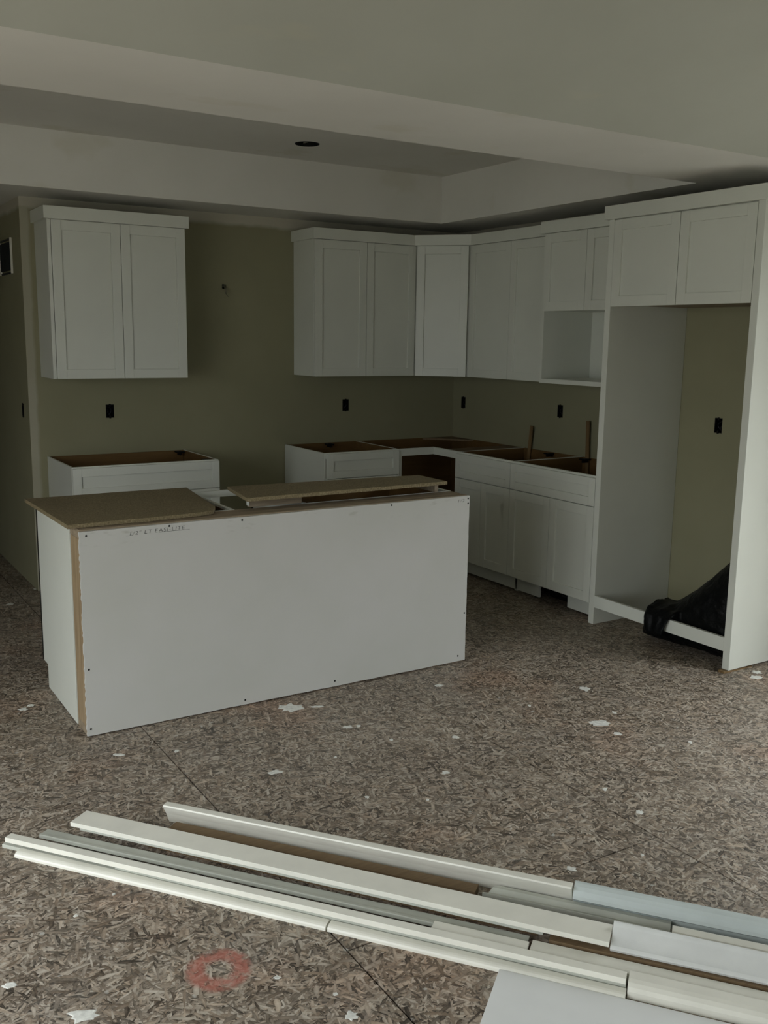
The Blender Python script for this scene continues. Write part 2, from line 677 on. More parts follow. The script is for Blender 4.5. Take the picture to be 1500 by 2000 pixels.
def wall_cabinet(side, o, w_, d, nd, label, z0=ZU, crown_l=True, crown_r=True, fill_l=0., fill_r=0.):
    F = Frame(side, o)
    loc = (o + w_ / 2, -d / 2, z0) if side == 'b' else (-d / 2, o - w_ / 2, z0)
    t = thing('wall_cabinet', loc, label, 'cabinet', 'white wall cabinets')
    part(F, t, 'body', [(0, w_, .002, d - DT - .002, z0, ZC + .03)])
    if fill_l:
        part(F, t, 'filler_strip', [(0, fill_l - G, d - DT - .002, d - .002, z0, ZC)])
    uw = (w_ - fill_l - fill_r) / nd
    for i in range(nd):
        shaker(F, t, 'door', fill_l + i * uw + G, fill_l + (i + 1) * uw - G, z0, ZC - .002, d)
    return t, F


def crown(F, par, u0, u1, d, left=True, right=True, v0=.002):
    pr = .02
    bs = [(u0 - (pr if left else 0), u1 + (pr if right else 0), d - .004, d + pr, ZC, ZT)]
    if left:
        bs.append((u0 - pr, u0, v0, d - .004, ZC, ZT))
    if right:
        bs.append((u1, u1 + pr, .002, d - .004, ZC, ZT))
    return part(F, par, 'top_moulding', bs)


UD = .329
t, F = wall_cabinet('b', -3.2035, .8452, UD, 2, 'white two-door wall cabinet hanging alone beside the wall corner', fill_l=.022)
crown(F, t, 0, .8452, UD)
t, F = wall_cabinet('b', -1.4322, .8281, UD, 2, 'white two-door wall cabinet on the back wall joining the angled corner cabinet')
crown(F, t, 0, .8281, UD, True, False)
RUY = -.6186
RW = 1.5254 - .6186
t, F = wall_cabinet('r', RUY, RW, UD, 2, 'white two-door wall cabinet between the angled corner cabinet and the microwave cabinet')
crown(F, t, 0, RW, UD, False, False)

# diagonal corner wall cabinet
MX1 = -.6041
t = thing('corner_wall_cabinet', (-.3, -.3, ZU), 'white angled corner wall cabinet with a single tall door', 'cabinet', 'white wall cabinets')
bm = bmesh.new()
di = UD - DT
prism(bm, [(MX1 + .001, -.002), (MX1 + .001, -di), (-di, RUY + .001), (-.002, RUY + .001), (-.002, -.002)], ZU, ZC + .03)
obj('body', bm, 'cabinet', t, .001)
A = Vector((MX1, -UD, 0))
B = Vector((-UD, RUY, 0))
e = (B - A).normalized()
nrm = Vector((e.y, -e.x, 0))
if nrm.x > 0:
    nrm = -nrm
L = (B - A).length


def diag(bm, u0, u1, v0, v1, z0, z1):
    pts = [A + e * u + nrm * v for u, v in ((u0, v0), (u1, v0), (u1, v1), (u0, v1))]
    prism(bm, [(p.x, p.y) for p in pts], z0, z1)


bm = bmesh.new()
s0, s1, st = .012, L - .012, .057
for r in ((s0, s0 + st, -.004, .015, ZU, ZC - .002), (s1 - st, s1, -.004, .015, ZU, ZC - .002), (s0 + st, s1 - st, -.004, .015, ZC - .002 - st, ZC - .002), (s0 + st, s1 - st, -.004, .015, ZU, ZU + st)):
    diag(bm, *r)
d = obj('door', bm, 'cabinet', t, .0012)
bm = bmesh.new()
diag(bm, s0 + st - .004, s1 - st + .004, -.003, .004, ZU + st - .004, ZC - .002 - st + .004)
p = obj('panel', bm, 'cabinet')
p.parent = d
bm = bmesh.new()
diag(bm, -.012, L + .012, .012, .032, ZC, ZT)
obj('top_moulding', bm, 'cabinet', t, .001)

# microwave cabinet
MWY, FY0, FY1, FX, MXD, TP = -1.5254, -2.2886, -3.3002, .6303, .4285, .0416
MW = MWY - FY0 - .002
F = Frame('r', MWY)
ZMW = 1.8404
t = thing('microwave_cabinet', (-MXD / 2, MWY - MW / 2, ZU), 'white cabinet with an open microwave niche under two short doors', 'cabinet', 'white wall cabinets')
part(F, t, 'body', [(0.001, MW, .002, MXD - DT - .002, ZMW, ZC + .03)])
part(F, t, 'niche_side', [(.001, .02, .008, MXD, ZU + .028, ZMW)])
part(F, t, 'niche_side', [(MW - .019, MW, .008, MXD, ZU + .028, ZMW)])
part(F, t, 'niche_bottom', [(.001, MW, .008, MXD, ZU, ZU + .028)])
part(F, t, 'niche_back', [(.001, MW, .002, .008, ZU, ZMW)])
for i in range(2):
    shaker(F, t, 'door', i * MW / 2 + G, (i + 1) * MW / 2 - G, ZMW - .006, ZC - .002, MXD)
crown(F, t, 0, MW, MXD, True, False)

# refrigerator surround
F = Frame('r', FY0)
FWD = FY0 - FY1
ZF = 1.8497
t = thing('refrigerator_cabinet', (-FX / 2, (FY0 + FY1) / 2, 0), 'tall white refrigerator surround with two doors over an empty bay', 'cabinet')
part(F, t, 'side_panel', [(0, TP, .002, FX, 0, ZC + .02)], bevel=.0015)
part(F, t, 'side_panel', [(FWD - TP, FWD, .002, FX, .012, ZC + .02)], bevel=.0015)
part(F, t, 'body', [(TP, FWD - TP, .002, FX - DT - .002, ZF + .012, ZC + .03)])
part(F, t, 'body_underside', [(TP, FWD - TP, .004, FX - DT - .003, ZF + .002, ZF + .012)], 'stud_x')
dw = (FWD - 2 * TP) / 2
for i in range(2):
    shaker(F, t, 'door', TP + i * dw + G, TP + (i + 1) * dw - 2 * G, ZF - .008, ZC - .004, FX)
part(F, t, 'bottom_brace', [(TP, FWD - TP, FX - .02, FX, .104, .175)])
crown(F, t, 0, FWD, FX, v0=MXD + .022)

# base cabinets ------------------------------------------------------
BD = .6251
TK = .115


def base_box(F, par, w_, left_fin=True, right_fin=True, toe=True, toe_cut=None):
    bd = BD - DT
    k = .012
    part(F, par, 'side_panel', [(0, k, .004, bd, TK, ZB), (0, k, .004, BD - .085, .003, TK)])
    part(F, par, 'side_panel', [(w_ - k, w_, .004, bd, TK, ZB), (w_ - k, w_, .004, BD - .085, .003, TK)])
    part(F, par, 'front_rail', [(k, w_ - k, bd - .019, bd, ZB - .04, ZB), (k, w_ - k, bd - .019, bd, .66, .70)])
    part(F, par, 'interior_back', [(k, w_ - k, .004, .014, TK, ZB - .002)], 'interior', 0)
    part(F, par, 'interior_side', [(k, k + .006, .014, bd - .02, TK + .01, ZB - .002)], 'interior', 0)
    part(F, par, 'interior_side', [(w_ - k - .006, w_ - k, .014, bd - .02, TK + .01, ZB - .002)], 'interior', 0)
    part(F, par, 'bottom_shelf', [(k, w_ - k, .014, bd - .02, TK, TK + .016)], 'interior', 0)
    part(F, par, 'interior_front', [(k + .006, w_ - k - .006, bd - .024, bd - .0195, TK + .02, ZB - .004)], 'interior', 0)
    if toe:
        v0, v1 = BD - .10, BD - .085
        if toe_cut:
            a, b, h = toe_cut
            bs = [(0, a, v0, v1, .012, TK), (b, w_, v0, v1, .012, TK), (a, b, v0, v1, h, TK)]
        else:
            bs = [(0, w_, v0, v1, .012, TK)]
        part(F, par, 'toe_kick', bs)


def gusset(F, par, u, v):
    part(F, par, 'corner_gusset', [(u, u + .055, v, v + .055, ZB - .012, ZB - .003), (u + .02, u + .035, v, v + .05, ZB - .03, ZB - .012)], 'black', .002)


# lone base cabinet at left
F = Frame('b', -3.1901)
W = .9184
t = thing('base_cabinet', (-3.1901 + W / 2, -.3, 0), 'white open-topped base cabinet standing alone under the lone wall cabinet', 'cabinet', 'white base cabinets without worktop')
base_box(F, t, W)
shaker(F, t, 'drawer_front', G, W - G, .70, ZB - .008, BD, .05)
shaker(F, t, 'door', G, W / 2 - G, TK + .005, .696, BD)
shaker(F, t, 'door', W / 2 + G, W - G, TK + .005, .696, BD)
gusset(F, t, W - .085, .03)
gusset(F, t, W - .085, .52)

# back-wall base cabinet next to the corner
MB0, MB1 = -1.5075, -.90
F = Frame('b', MB0)
W = MB1 - MB0
t = thing('base_cabinet', (MB0 + W / 2, -.3, 0), 'white one-drawer open-topped base cabinet beside the open corner unit', 'cabinet', 'white base cabinets without worktop')
base_box(F, t, W)
shaker(F, t, 'drawer_front', .014, W - .012, .70, ZB - .008, BD, .05)
shaker(F, t, 'door', .014, W - .012, TK + .005, .696, BD)
gusset(F, t, W - .3, .04)

# corner base (no doors, brown inside showing)
CE = .899
bd = BD - DT
t = thing('corner_base_cabinet', (-.4, -.4, 0), 'L-shaped corner base cabinet without doors showing its dark brown inside', 'cabinet', 'white base cabinets without worktop')
bm = bmesh.new()
box(bm, -CE, -bd + .0, -bd + .019, -bd, ZB - .052, ZB)
box(bm, -bd + .019, -bd, -CE, -bd + .019, ZB - .052, ZB)
obj('front_rail', bm, 'cabinet', t, .001)
bm = bmesh.new()
box(bm, -CE, -CE + .02, -bd + .019, -bd, TK, ZB - .052)
obj('stile', bm, 'cabinet', t, .001)
bm = bmesh.new()
box(bm, -bd + .019, -bd, -CE, -CE + .012, TK, ZB - .052)
obj('stile', bm, 'cabinet', t, .001)
bm = bmesh.new()
box(bm, -CE, -.004, -.004, -.014, .02, ZB - .002)
obj('interior_back', bm, 'interior', t)
bm = bmesh.new()
box(bm, -.004, -.014, -CE, -.014, .02, ZB - .002)
obj('interior_back', bm, 'interior', t)
bm = bmesh.new()
box(bm, -CE, -CE + .006, -.014, -bd + .02, TK, ZB - .002)
obj('interior_side', bm, 'interior', t)
bm = bmesh.new()
box(bm, -.014, -bd + .02, -CE, -CE + .006, TK, ZB - .002)
obj('interior_side', bm, 'interior', t)
bm = bmesh.new()
prism(bm, [(-.014, -.014), (-CE, -.014), (-CE, -bd), (-bd, -bd), (-bd, -CE), (-.014, -CE)], TK, TK + .016)
obj('bottom_shelf', bm, 'interior', t)
bm = bmesh.new()
prism(bm, [(-.014, -.014), (-.30, -.014), (-.014, -.30)], ZB - .014, ZB - .001)
obj('top_stretcher', bm, 'fibre', t)
bm = bmesh.new()
prism(bm, [(-.014, -CE + .01), (-.014, -CE + .16), (-bd + .02, -CE + .16), (-bd + .02, -CE + .01)], ZB - .014, ZB - .001)
obj('top_stretcher', bm, 'fibre', t)
bm = bmesh.new()
box(bm, -CE, -BD + .085, -BD + .085, -BD + .10, .012, TK)
box(bm, -BD + .085, -BD + .10, -CE, -BD + .085, .012, TK)
obj('toe_kick', bm, 'cabinet', t, .001)

# right-hand bases
R1a, R1b, R2b = -.9005, -1.508, FY0 + .001
F = Frame('r', R1a)
W = R1a - R1b
t = thing('base_cabinet', (-.3, R1a - W / 2, 0), 'white base cabinet with one drawer over two narrow doors', 'cabinet', 'white base cabinets without worktop')
base_box(F, t, W)
shaker(F, t, 'drawer_front', .004, W - G, .70, ZB - .012, BD, .05)
shaker(F, t, 'door', .004, W / 2 - G, TK + .005, .694, BD)
shaker(F, t, 'door', W / 2 + G, W - G, TK + .005, .694, BD)
gusset(F, t, W - .30, .03)
F = Frame('r', R1b - .0005)
W = R1b - R2b - .001
t = thing('base_cabinet', (-.3, R1b - W / 2, 0), 'white sink base cabinet with a wide false drawer beside the refrigerator surround', 'cabinet', 'white base cabinets without worktop')
base_box(F, t, W, toe_cut=(.235, .50, .092))
shaker(F, t, 'drawer_front', G, W - .006, .70, ZB - .012, BD, .05)
shaker(F, t, 'door', G, W / 2 - G, TK + .005, .694, BD)
shaker(F, t, 'door', W / 2 + G, W - .006, TK + .005, .694, BD)
gusset(F, t, .06, .03)
part(F, t, 'toe_kick_duct', [(.22, .52, BD - .20, BD - .19, .003, .11)], 'black', 0)
part(F, t, 'duct_lip', [(.34, .39, BD - .19, BD - .185, .03, .04)], 'metal', 0)

# shims sticking up behind the bases


def shim(name, p0, p1, w_, th, label):
    """thin tapered wedge from p0 to p1 (both on the wall side)"""
    bm = bmesh.new()
    d_ = (p1 - p0).normalized()
    side = Vector((0, 1, 0)) - d_ * d_.y
    side.normalize()
    nn = d_.cross(side)
    vs = []
    for p, k in ((p0, 1.), (p1, .35)):
        for a, b in ((-1, -1), (1, -1), (1, 1), (-1, 1)):
            vs.append(bm.verts.new(p + side * a * w_ / 2 + nn * b * th / 2 * k))
    for f in ((0, 1, 2, 3), (4, 5, 6, 7), (0, 1, 5, 4), (1, 2, 6, 5), (2, 3, 7, 6), (3, 0, 4, 7)):
        bm.faces.new([vs[i] for i in f])
    return tag(obj(name, bm, 'shim', None, .0005), label, 'shim', 'wooden shims')


M['shim'] = mat_wood('cedar_shim', (.12, .07, .025), (.23, .145, .06), 2, 40)
shim('wooden_shim', Vector((-.022, -.972, .74)), Vector((-.03, -1.008, 1.045)), .032, .008, 'brown wooden shim leaning up behind the drawer and narrow-door base cabinet')
shim('wooden_shim', Vector((-.022, -1.585, .74)), Vector((-.03, -1.578, 1.125)), .032, .008, 'brown wooden shim standing upright behind the sink base by the refrigerator bay')
bm = bmesh.new()
prism(bm, [(-.66, -3.298), (-.66, -3.262), (-.44, -3.262), (-.44, -3.298)], 0, .0115)
for v in bm.verts:
    if v.co.x > -.5 and v.co.z > .005:
        v.co.z = .004
tag(obj('wooden_shim', bm, 'shim'), 'flat wooden shim under the right side panel of the refrigerator surround', 'shim', 'wooden shims')

# ================================================================== electrical boxes, cable, grille, pot light


def ebox(kind, c, z, label):
    n_ = {'b': Vector((0, -1, 0)), 'r': Vector((-1, 0, 0)), 'h': Vector((-1, 0, 0))}[kind]
    base = {'b': Vector((c, 0, z)), 'r': Vector((0, c, z)), 'h': Vector((WCX, c, z))}[kind]
    hv = Vector((1, 0, 0)) if kind == 'b' else Vector((0, 1, 0))
    t = thing('electrical_box', base, label, 'electrical box', 'open electrical boxes')

    def bx(bm, a0, a1, d0, d1, z0, z1):
        p0 = base + hv * a0 + n_ * d0
        p1 = base + hv * a1 + n_ * d1
        box(bm, p0.x, p1.x, p0.y, p1.y, z + z0, z + z1)
    bm = bmesh.new()
    w2, h2, dp = BW / 2 - .001, BH / 2 - .001, -.07
    k = .003
    bx(bm, -w2, -w2 + k, dp, .001, -h2, h2)
    bx(bm, w2 - k, w2, dp, .001, -h2, h2)
    bx(bm, -w2 + k, w2 - k, dp, .001, h2 - k, h2)
    bx(bm, -w2 + k, w2 - k, dp, .001, -h2, -h2 + k)
    bx(bm, -w2 + k, w2 - k, dp, dp + k, -h2 + k, h2 - k)
    obj('body', bm, 'black', t)
    for s_ in (-1, 1):
        bm = bmesh.new()
        bx(bm, -.006, .006, -.004, .003, s_ * (h2 - .004) - .008, s_ * (h2 - .004) + .008)
        obj('screw_ear', bm, 'black', t)
    # folded wires
    for i in range(2):
        cu = bpy.data.curves.new('wire', 'CURVE')
        cu.dimensions = '3D'
        cu.bevel_depth = .0018
        sp = cu.splines.new('BEZIER')
        pts = [(-.012 + .02 * i, -.06, .03), (.010 - .022 * i, -.012, .005 - .01 * i), (-.006 + .01 * i, -.02, -.03)]
        sp.bezier_points.add(2)
        for bp, (a, d_, zz) in zip(sp.bezier_points, pts):
            bp.co = base + hv * a + n_ * d_ + Vector((0, 0, zz))
            bp.handle_left_type = bp.handle_right_type = 'AUTO'
        tmp = bpy.data.objects.new('tmp', cu)
        COL.objects.link(tmp)
        me = bpy.data.meshes.new_from_object(tmp.evaluated_get(bpy.context.evaluated_depsgraph_get()))
        bpy.data.objects.remove(tmp)
        obj_me('wire', me, 'metal', t)


for b in boxes:
    ebox(*b)


def tube(name, pts, r, mat, parent=None):
    cu = bpy.data.curves.new(name, 'CURVE')
    cu.dimensions = '3D'
    cu.bevel_depth = r
    cu.bevel_resolution = 3
    cu.use_fill_caps = True
    sp = cu.splines.new('BEZIER')
    sp.bezier_points.add(len(pts) - 1)
    for bp, c in zip(sp.bezier_points, pts):
        bp.co = c
        bp.handle_left_type = bp.handle_right_type = 'AUTO'
    tmp = bpy.data.objects.new('tmp', cu)
    COL.objects.link(tmp)
    me = bpy.data.meshes.new_from_object(tmp.evaluated_get(bpy.context.evaluated_depsgraph_get()))
    bpy.data.objects.remove(tmp)
    return obj_me(name, me, mat, parent, smooth=True)


M['cable'] = paint('cable_sheath', (.20, .19, .14), .6, .1, 30)
sx, sz = SCON
t = thing('electrical_cable', (sx, 0, sz), 'short cut electrical cable poking out of a hole in the bare khaki wall', 'cable')
tube('sheath', [(sx, .06, sz + .004), (sx, -.004, sz), (sx - .006, -.035, sz - .022), (sx - .01, -.05, sz - .045)], .0055, 'cable', t)
tube('bare_wire', [(sx - .01, -.05, sz - .045), (sx - .004, -.056, sz - .06), (sx + .006, -.052, sz - .07)], .0015, 'metal', t)
bm = bmesh.new()
box(bm, sx - .016, sx + .016, .03, .034, sz - .016, sz + .016)
obj('hole_backing', bm, 'black', t)

# return-air grille on the hallway wall
gy0, gy1, gz0, gz1 = .255, .62, 2.035, 2.232
t = thing('air_grille', (WCX, (gy0 + gy1) / 2, gz0), 'dark louvred return air grille with a white edge on the hallway wall', 'vent')
bm = bmesh.new()
box(bm, WCX - .003, WCX, gy0 + .012, gy1 - .012, gz0 + .01, gz1 - .01)
obj('backing', bm, 'black', t)
for nm, r in (('frame_edge', (gy0, gy0 + .014, gz0 - .012, gz1 + .012)), ('frame_edge', (gy1 - .014, gy1, gz0 - .012, gz1 + .012))):
    bm = bmesh.new()
    box(bm, WCX - .012, WCX, *r)
    obj(nm, bm, 'trim', t, .001)
for nm, r in (('frame_edge', (gy0 + .014, gy1 - .014, gz0 - .012, gz0)), ('frame_edge', (gy0 + .014, gy1 - .014, gz1, gz1 + .012))):
    bm = bmesh.new()
    box(bm, WCX - .006, WCX, *r)
    obj(nm, bm, 'metal', t, .001)
n_s = 9
for i in range(n_s):
    yy = gy0 + .03 + (gy1 - gy0 - .06) * i / (n_s - 1)
    bm = bmesh.new()
    vs = [bm.verts.new(c) for c in ((WCX - .003, yy, gz0 + .01), (WCX - .009, yy + .016, gz0 + .01), (WCX - .009, yy + .018, gz0 + .01), (WCX - .003, yy + .002, gz0 + .01))]
    f = bm.faces.new(vs)
    ex = bmesh.ops.extrude_face_region(bm, geom=[f])
    bmesh.ops.translate(bm, verts=[v for v in ex['geom'] if isinstance(v, bmesh.types.BMVert)], vec=(0, 0, gz1 - gz0 - .02))
    obj('louvre', bm, 'metal', t)

# rough-in can for the pot light
t = thing('ceiling_light_can', (PX, PY, ZR), 'empty dark round pot light hole in the recessed kitchen ceiling', 'light fixture')
bm = bmesh.new()
N = 32
r0, r1 = PR - .004, PR - .008
rings = [(r0, ZR - .002), (r0, ZR + .14), (0, ZR + .14)]
vv = []
for r, z in rings[:2]:
    vv.append([bm.verts.new((PX + r * math.cos(2 * math.pi * i / N), PY + r * math.sin(2 * math.pi * i / N), z)) for i in range(N)])
for i in range(N):
    bm.faces.new((vv[0][i], vv[0][(i + 1) % N], vv[1][(i + 1) % N], vv[1][i]))
bm.faces.new(vv[1])
sol = obj('can', bm, 'black', t)
md = sol.modifiers.new('solid', 'SOLIDIFY')
md.thickness = .002
tube('wire', [(PX + .02, PY + .03, ZR + .12), (PX + .01, PY - .02, ZR + .02), (PX - .03, PY - .01, ZR + .0)], .003, 'cable', t)

# ================================================================== island
IX0, IX1, IY = -3.638, -1.6948, -2.4927
PW = .1574                                  # pony wall depth
IB = IY + PW                                # back of the pony wall = back of the island cabinets
ISF = IB
IWD = .59
t = thing('island_pony_wall', ((IX0 + IX1) / 2, IY + .07, 0), 'low stud wall of the island faced with a grey-white drywall sheet', 'partition')
bm = bmesh.new()
box(bm, IX0 + .003, IX1 - .004, IY + .013, IB, .838, .8765)
obj('top_plate', bm, 'stud_x', t, .0015)
bm = bmesh.new()
box(bm, IX0 + .003, IX1 - .004, IY + .013, IB - .004, .001, .038)
obj('bottom_plate', bm, 'stud_x', t, .0015)
for i in range(5):
    x = IX0 + .003 + i * (IX1 - IX0 - .007 - .038) / 4
    bm = bmesh.new()
    box(bm, x, x + .038, IY + .013, IB - .006, .038, .838)
    obj('stud', bm, 'stud_z', t, .0015)
# drywall sheet with a nibbled outline
bm = bmesh.new()
pts = []


def edge(p, q_, n_, amp):
    for i in range(n_):
        f = i / n_
        j = random.uniform(-amp, amp)
        dx, dz = q_[0] - p[0], q_[1] - p[1]
        ll = math.hypot(dx, dz)
        pts.append((p[0] + dx * f - dz / ll * j, p[1] + dz * f + dx / ll * j))


edge((IX0, .006), (IX1, .010), 40, .0012)
edge((IX1, .010), (IX1, .8745), 40, .0010)
edge((IX1, .8745), (IX0, .8700), 60, .0009)
edge((IX0, .8700), (IX0, .006), 90, .0022)
fr = [bm.verts.new((x, IY, z)) for x, z in pts]
bk = [bm.verts.new((x, IY + .0127, z)) for x, z in pts]
bm.faces.new(fr)
bm.faces.new(bk[::-1])
for i in range(len(pts)):
    j = (i + 1) % len(pts)
    bm.faces.new((fr[i], fr[j], bk[j], bk[i]))
dw_ = obj('drywall_sheet', bm, 'drywall', t)
for x, z in ((-3.61, .853), (-3.264, .862), (-2.934, .858), (-2.16, .863), (-1.7035, .861), (-1.703, .836), (-3.621, .293), (-1.706, .263), (-3.623, .035), (-2.93, .028), (-2.466, .034), (-1.74, .038)):
    bm = bmesh.new()
    bmesh.ops.create_cone(bm, cap_ends=True, segments=12, radius1=.0048, radius2=.0035, depth=.0022, matrix=Matrix.Translation((x, IY - .0006, z)) @ Matrix.Rotation(math.radians(90), 4, 'X'))
    o = obj('screw', bm, 'black')
    o.parent = dw_


def lettering(body, x, z, size, shear=.12, rot=0., parent=None, sxs=1.):
    cu = bpy.data.curves.new('lettering', 'FONT')
    cu.body = body
    cu.size = size
    cu.shear = shear
    cu.extrude = .0002
    cu.space_character = 1.12
    cu.offset = -.0004
    tmp = bpy.data.objects.new('tmp', cu)
    COL.objects.link(tmp)
    me = bpy.data.meshes.new_from_object(tmp.evaluated_get(bpy.context.evaluated_depsgraph_get()))
    bpy.data.objects.remove(tmp)
    me.transform(Matrix.Translation((x, IY - .0005, z)) @ Matrix.Rotation(rot, 4, 'Y') @ Matrix.Rotation(math.radians(90), 4, 'X') @ Matrix.Diagonal((sxs, 1, 1, 1)))
    me.materials.clear()
    o = obj_me('lettering', me, 'ink')
    o.parent = parent
    return o


lettering('1/2" LT EASI-LITE', -3.438, .838, .022, .15, math.radians(-1.2), dw_, 1.32)
bm = bmesh.new()
box(bm, -3.448, -3.42, IY - .0007, IY - .0001, .8365, .8375)
box(bm, -3.31, -3.175, IY - .0007, IY - .0001, .8395, .8405)
o = obj('lettering_underline', bm, 'ink')
o.parent = dw_
lettering('1/2', -1.772, .845, .022, .15, 0, dw_, 1.5)

# island cabinets with the dishwasher gap between them


def island_cab(x0, x1, label):
    F = Frame('i', x0)
    W = x1 - x0
    t = thing('island_cabinet', ((x0 + x1) / 2, IB + .3, 0), label, 'cabinet', 'white island cabinets')
    k = .016
    for u in (0, W - k):
        part(F, t, 'side_panel', [(u, u + k, .002, IWD, TK, ZB), (u, u + k, .002, IWD - .075, .003, TK)])
    part(F, t, 'back_panel', [(k, W - k, .002, .016, .02, ZB)])
    part(F, t, 'bottom_shelf', [(k, W - k, .016, IWD - .02, TK, TK + .016)], 'interior', 0)
    part(F, t, 'interior_back', [(k, W - k, .016, .02, TK + .016, ZB - .03)], 'interior', 0)
    part(F, t, 'front_rail', [(k, W - k, IWD - .02, IWD, ZB - .04, ZB)])
    for u in (k, W - k - .004):
        part(F, t, 'interior_side', [(u, u + .004, .02, IWD - .02, TK + .016, ZB - .012)], 'interior', 0)
    part(F, t, 'interior_front', [(k + .004, W - k - .004, IWD - .024, IWD - .0201, TK + .016, ZB - .004)], 'interior', 0)
    part(F, t, 'toe_kick', [(k, W - k, IWD - .09, IWD - .075, .003, TK)])
    part(F, t, 'door_edge', [(.0, W, IWD, IWD + .024, TK, ZB - .006)], 'edge', 0)
    shaker(F, t, 'door', .004, W / 2 - G, TK + .004, ZB - .008, IWD + .024 + DT, mat='edge')
    shaker(F, t, 'door', W / 2 + G, W - .004, TK + .004, ZB - .008, IWD + .024 + DT, mat='edge')
    return t


island_cab(IX0, -2.90, 'white island cabinet at the end under the wide particle board sheet')
island_cab(-2.545, IX1 - .002, 'white island cabinet under the raised narrow particle board strip')
bm = bmesh.new()
box(bm, -2.899, -2.546, IB + IWD - .05, IB + IWD - .03, .845, .877)
tag(obj('stretcher_rail', bm, 'cabinet', None, .001), 'thin white rail bridging the gap between the two island cabinets', 'rail')

# loose particle board on top
bm = bmesh.new()
prism(bm, [(-3.685, -1.725), (-3.672, -2.452), (-3.40, -2.44), (-3.36, -2.448), (-3.10, -2.425), (-3.03, -2.40), (-2.985, -2.31), (-2.97, -2.20), (-2.905, -1.735), (-3.2, -1.722)], .8785, .8955)
tag(obj('particle_board_sheet', bm, 'particle', None, .0008), 'wide brown particle board sheet lying on the end of the island', 'board')
bm = bmesh.new()
prism(bm, [(-2.82, -2.06), (-2.875, -2.415), (-1.765, -2.395), (-1.768, -2.14)], .9225, .9395)
tag(obj('particle_board_strip', bm, 'particle', None, .0008), 'long narrow brown particle board strip raised above the island', 'board')
bm = bmesh.new()
box(bm, -2.82, -2.55, -2.312, -2.290, .8775, .922)
o = obj('body', bm, 'stud_x', None, .0008)
t = thing('support_board', (-2.68, -2.30, .8775), 'brown white-ended board on edge carrying the raised particle board strip', 'board')
o.location = -t.location
o.parent = t
bm = bmesh.new()
box(bm, -2.823, -2.8201, -2.314, -2.288, .884, .920)
obj('white_end', bm, 'cabinet', t)
bm = bmesh.new()
box(bm, -1.800, -1.778, -2.335, -2.15, .8775, .922)
o = obj('support_board', bm, 'stud_x', None, .0008)
tag(o, 'short wood block under the far end of the raised particle board strip', 'board')

# ================================================================== black bag in the refrigerator bay
bm = bmesh.new()
secs = [(-3.252, .78, -.57, -.20), (-3.18, .72, -.585, -.12), (-3.08, .62, -.590, -.08), (-2.98, .50, -.590, -.07), (-2.88, .38, -.590, -.08), (-2.80, .30, -.590, -.10), (-2.70, .215, -.585, -.14), (-2.64, .12, -.55, -.22)]
loops = []
NB = 22
for y, h, xa, xb in secs:
    lp = []
    for i in range(NB):
        a = 2 * math.pi * i / NB
        cx_, sz_ = math.cos(a), math.sin(a)
        ex = lambda v_, p_: math.copysign(abs(v_) ** p_, v_)
        x = (xa + xb) / 2 + (xb - xa) / 2 * ex(cx_, .55)
        z = h / 2 + .002 + h / 2 * ex(sz_, .6)
        # the heap slopes down towards the room
        f = max(0., (x - xb) / (xa - xb))
        z = .002 + (z - .002) * (1 - .36 * f ** 1.4)
        lp.append(bm.verts.new((x, y, max(z, .002))))
    loops.append(lp)
for a, b in zip(loops[:-1], loops[1:]):
    for i in range(NB):
        bm.faces.new((a[i], a[(i + 1) % NB], b[(i + 1) % NB], b[i]))
bm.faces.new(loops[0][::-1])
bm.faces.new(loops[-1])
# flap hanging over the brace
cl = [(-.42, .215), (-.54, .215), (-.612, .20), (-.648, .180), (-.660, .13), (-.662, .082)]
prev = None
for k, (x, z) in enumerate(cl):
    th = .028 if k < 3 else .016
    y0, y1 = -2.955 + .015 * k, -2.70 - .012 * k
    n2 = 8
    top = [bm.verts.new((x - (th / 2 if k > 2 else 0) + .004 * math.sin(i * 2.1 + k), y0 + (y1 - y0) * i / n2, z + (th / 2 if k <= 2 else 0) + .005 * math.sin(i * 1.7 + k))) for i in range(n2 + 1)]
    bot = [bm.verts.new((x + (th / 2 if k > 2 else 0), y0 + (y1 - y0) * i / n2, z - (th / 2 if k <= 2 else 0))) for i in range(n2 + 1)]
    lp = top + bot[::-1]
    if prev:
        for i in range(len(lp)):
            bm.faces.new((prev[i], prev[(i + 1) % len(lp)], lp[(i + 1) % len(lp)], lp[i]))
    else:
        bm.faces.new(lp[::-1])
    prev = lp
bm.faces.new(prev)
bag = obj('garbage_bag', bm, 'bag', None, 0, True)
tag(bag, 'crumpled black plastic bag slumped in the refrigerator bay over its brace', 'bag')
md = bag.modifiers.new('remesh', 'REMESH')
md.mode = 'VOXEL'
md.voxel_size = .008
md.use_smooth_shade = True
tx = bpy.data.textures.new('crumple', 'CLOUDS')
tx.noise_scale = .07
tx.noise_depth = 3
md = bag.modifiers.new('displace', 'DISPLACE')
md.texture = tx
md.texture_coords = 'GLOBAL'
md.strength = .014
md.mid_level = .6

# ================================================================== trim pile on the floor
TD = Vector((.61909, -.78532, 0))
TN = Vector((.78532, .61909, 0))
TO = Vector((-4.0, -3.3, 0))


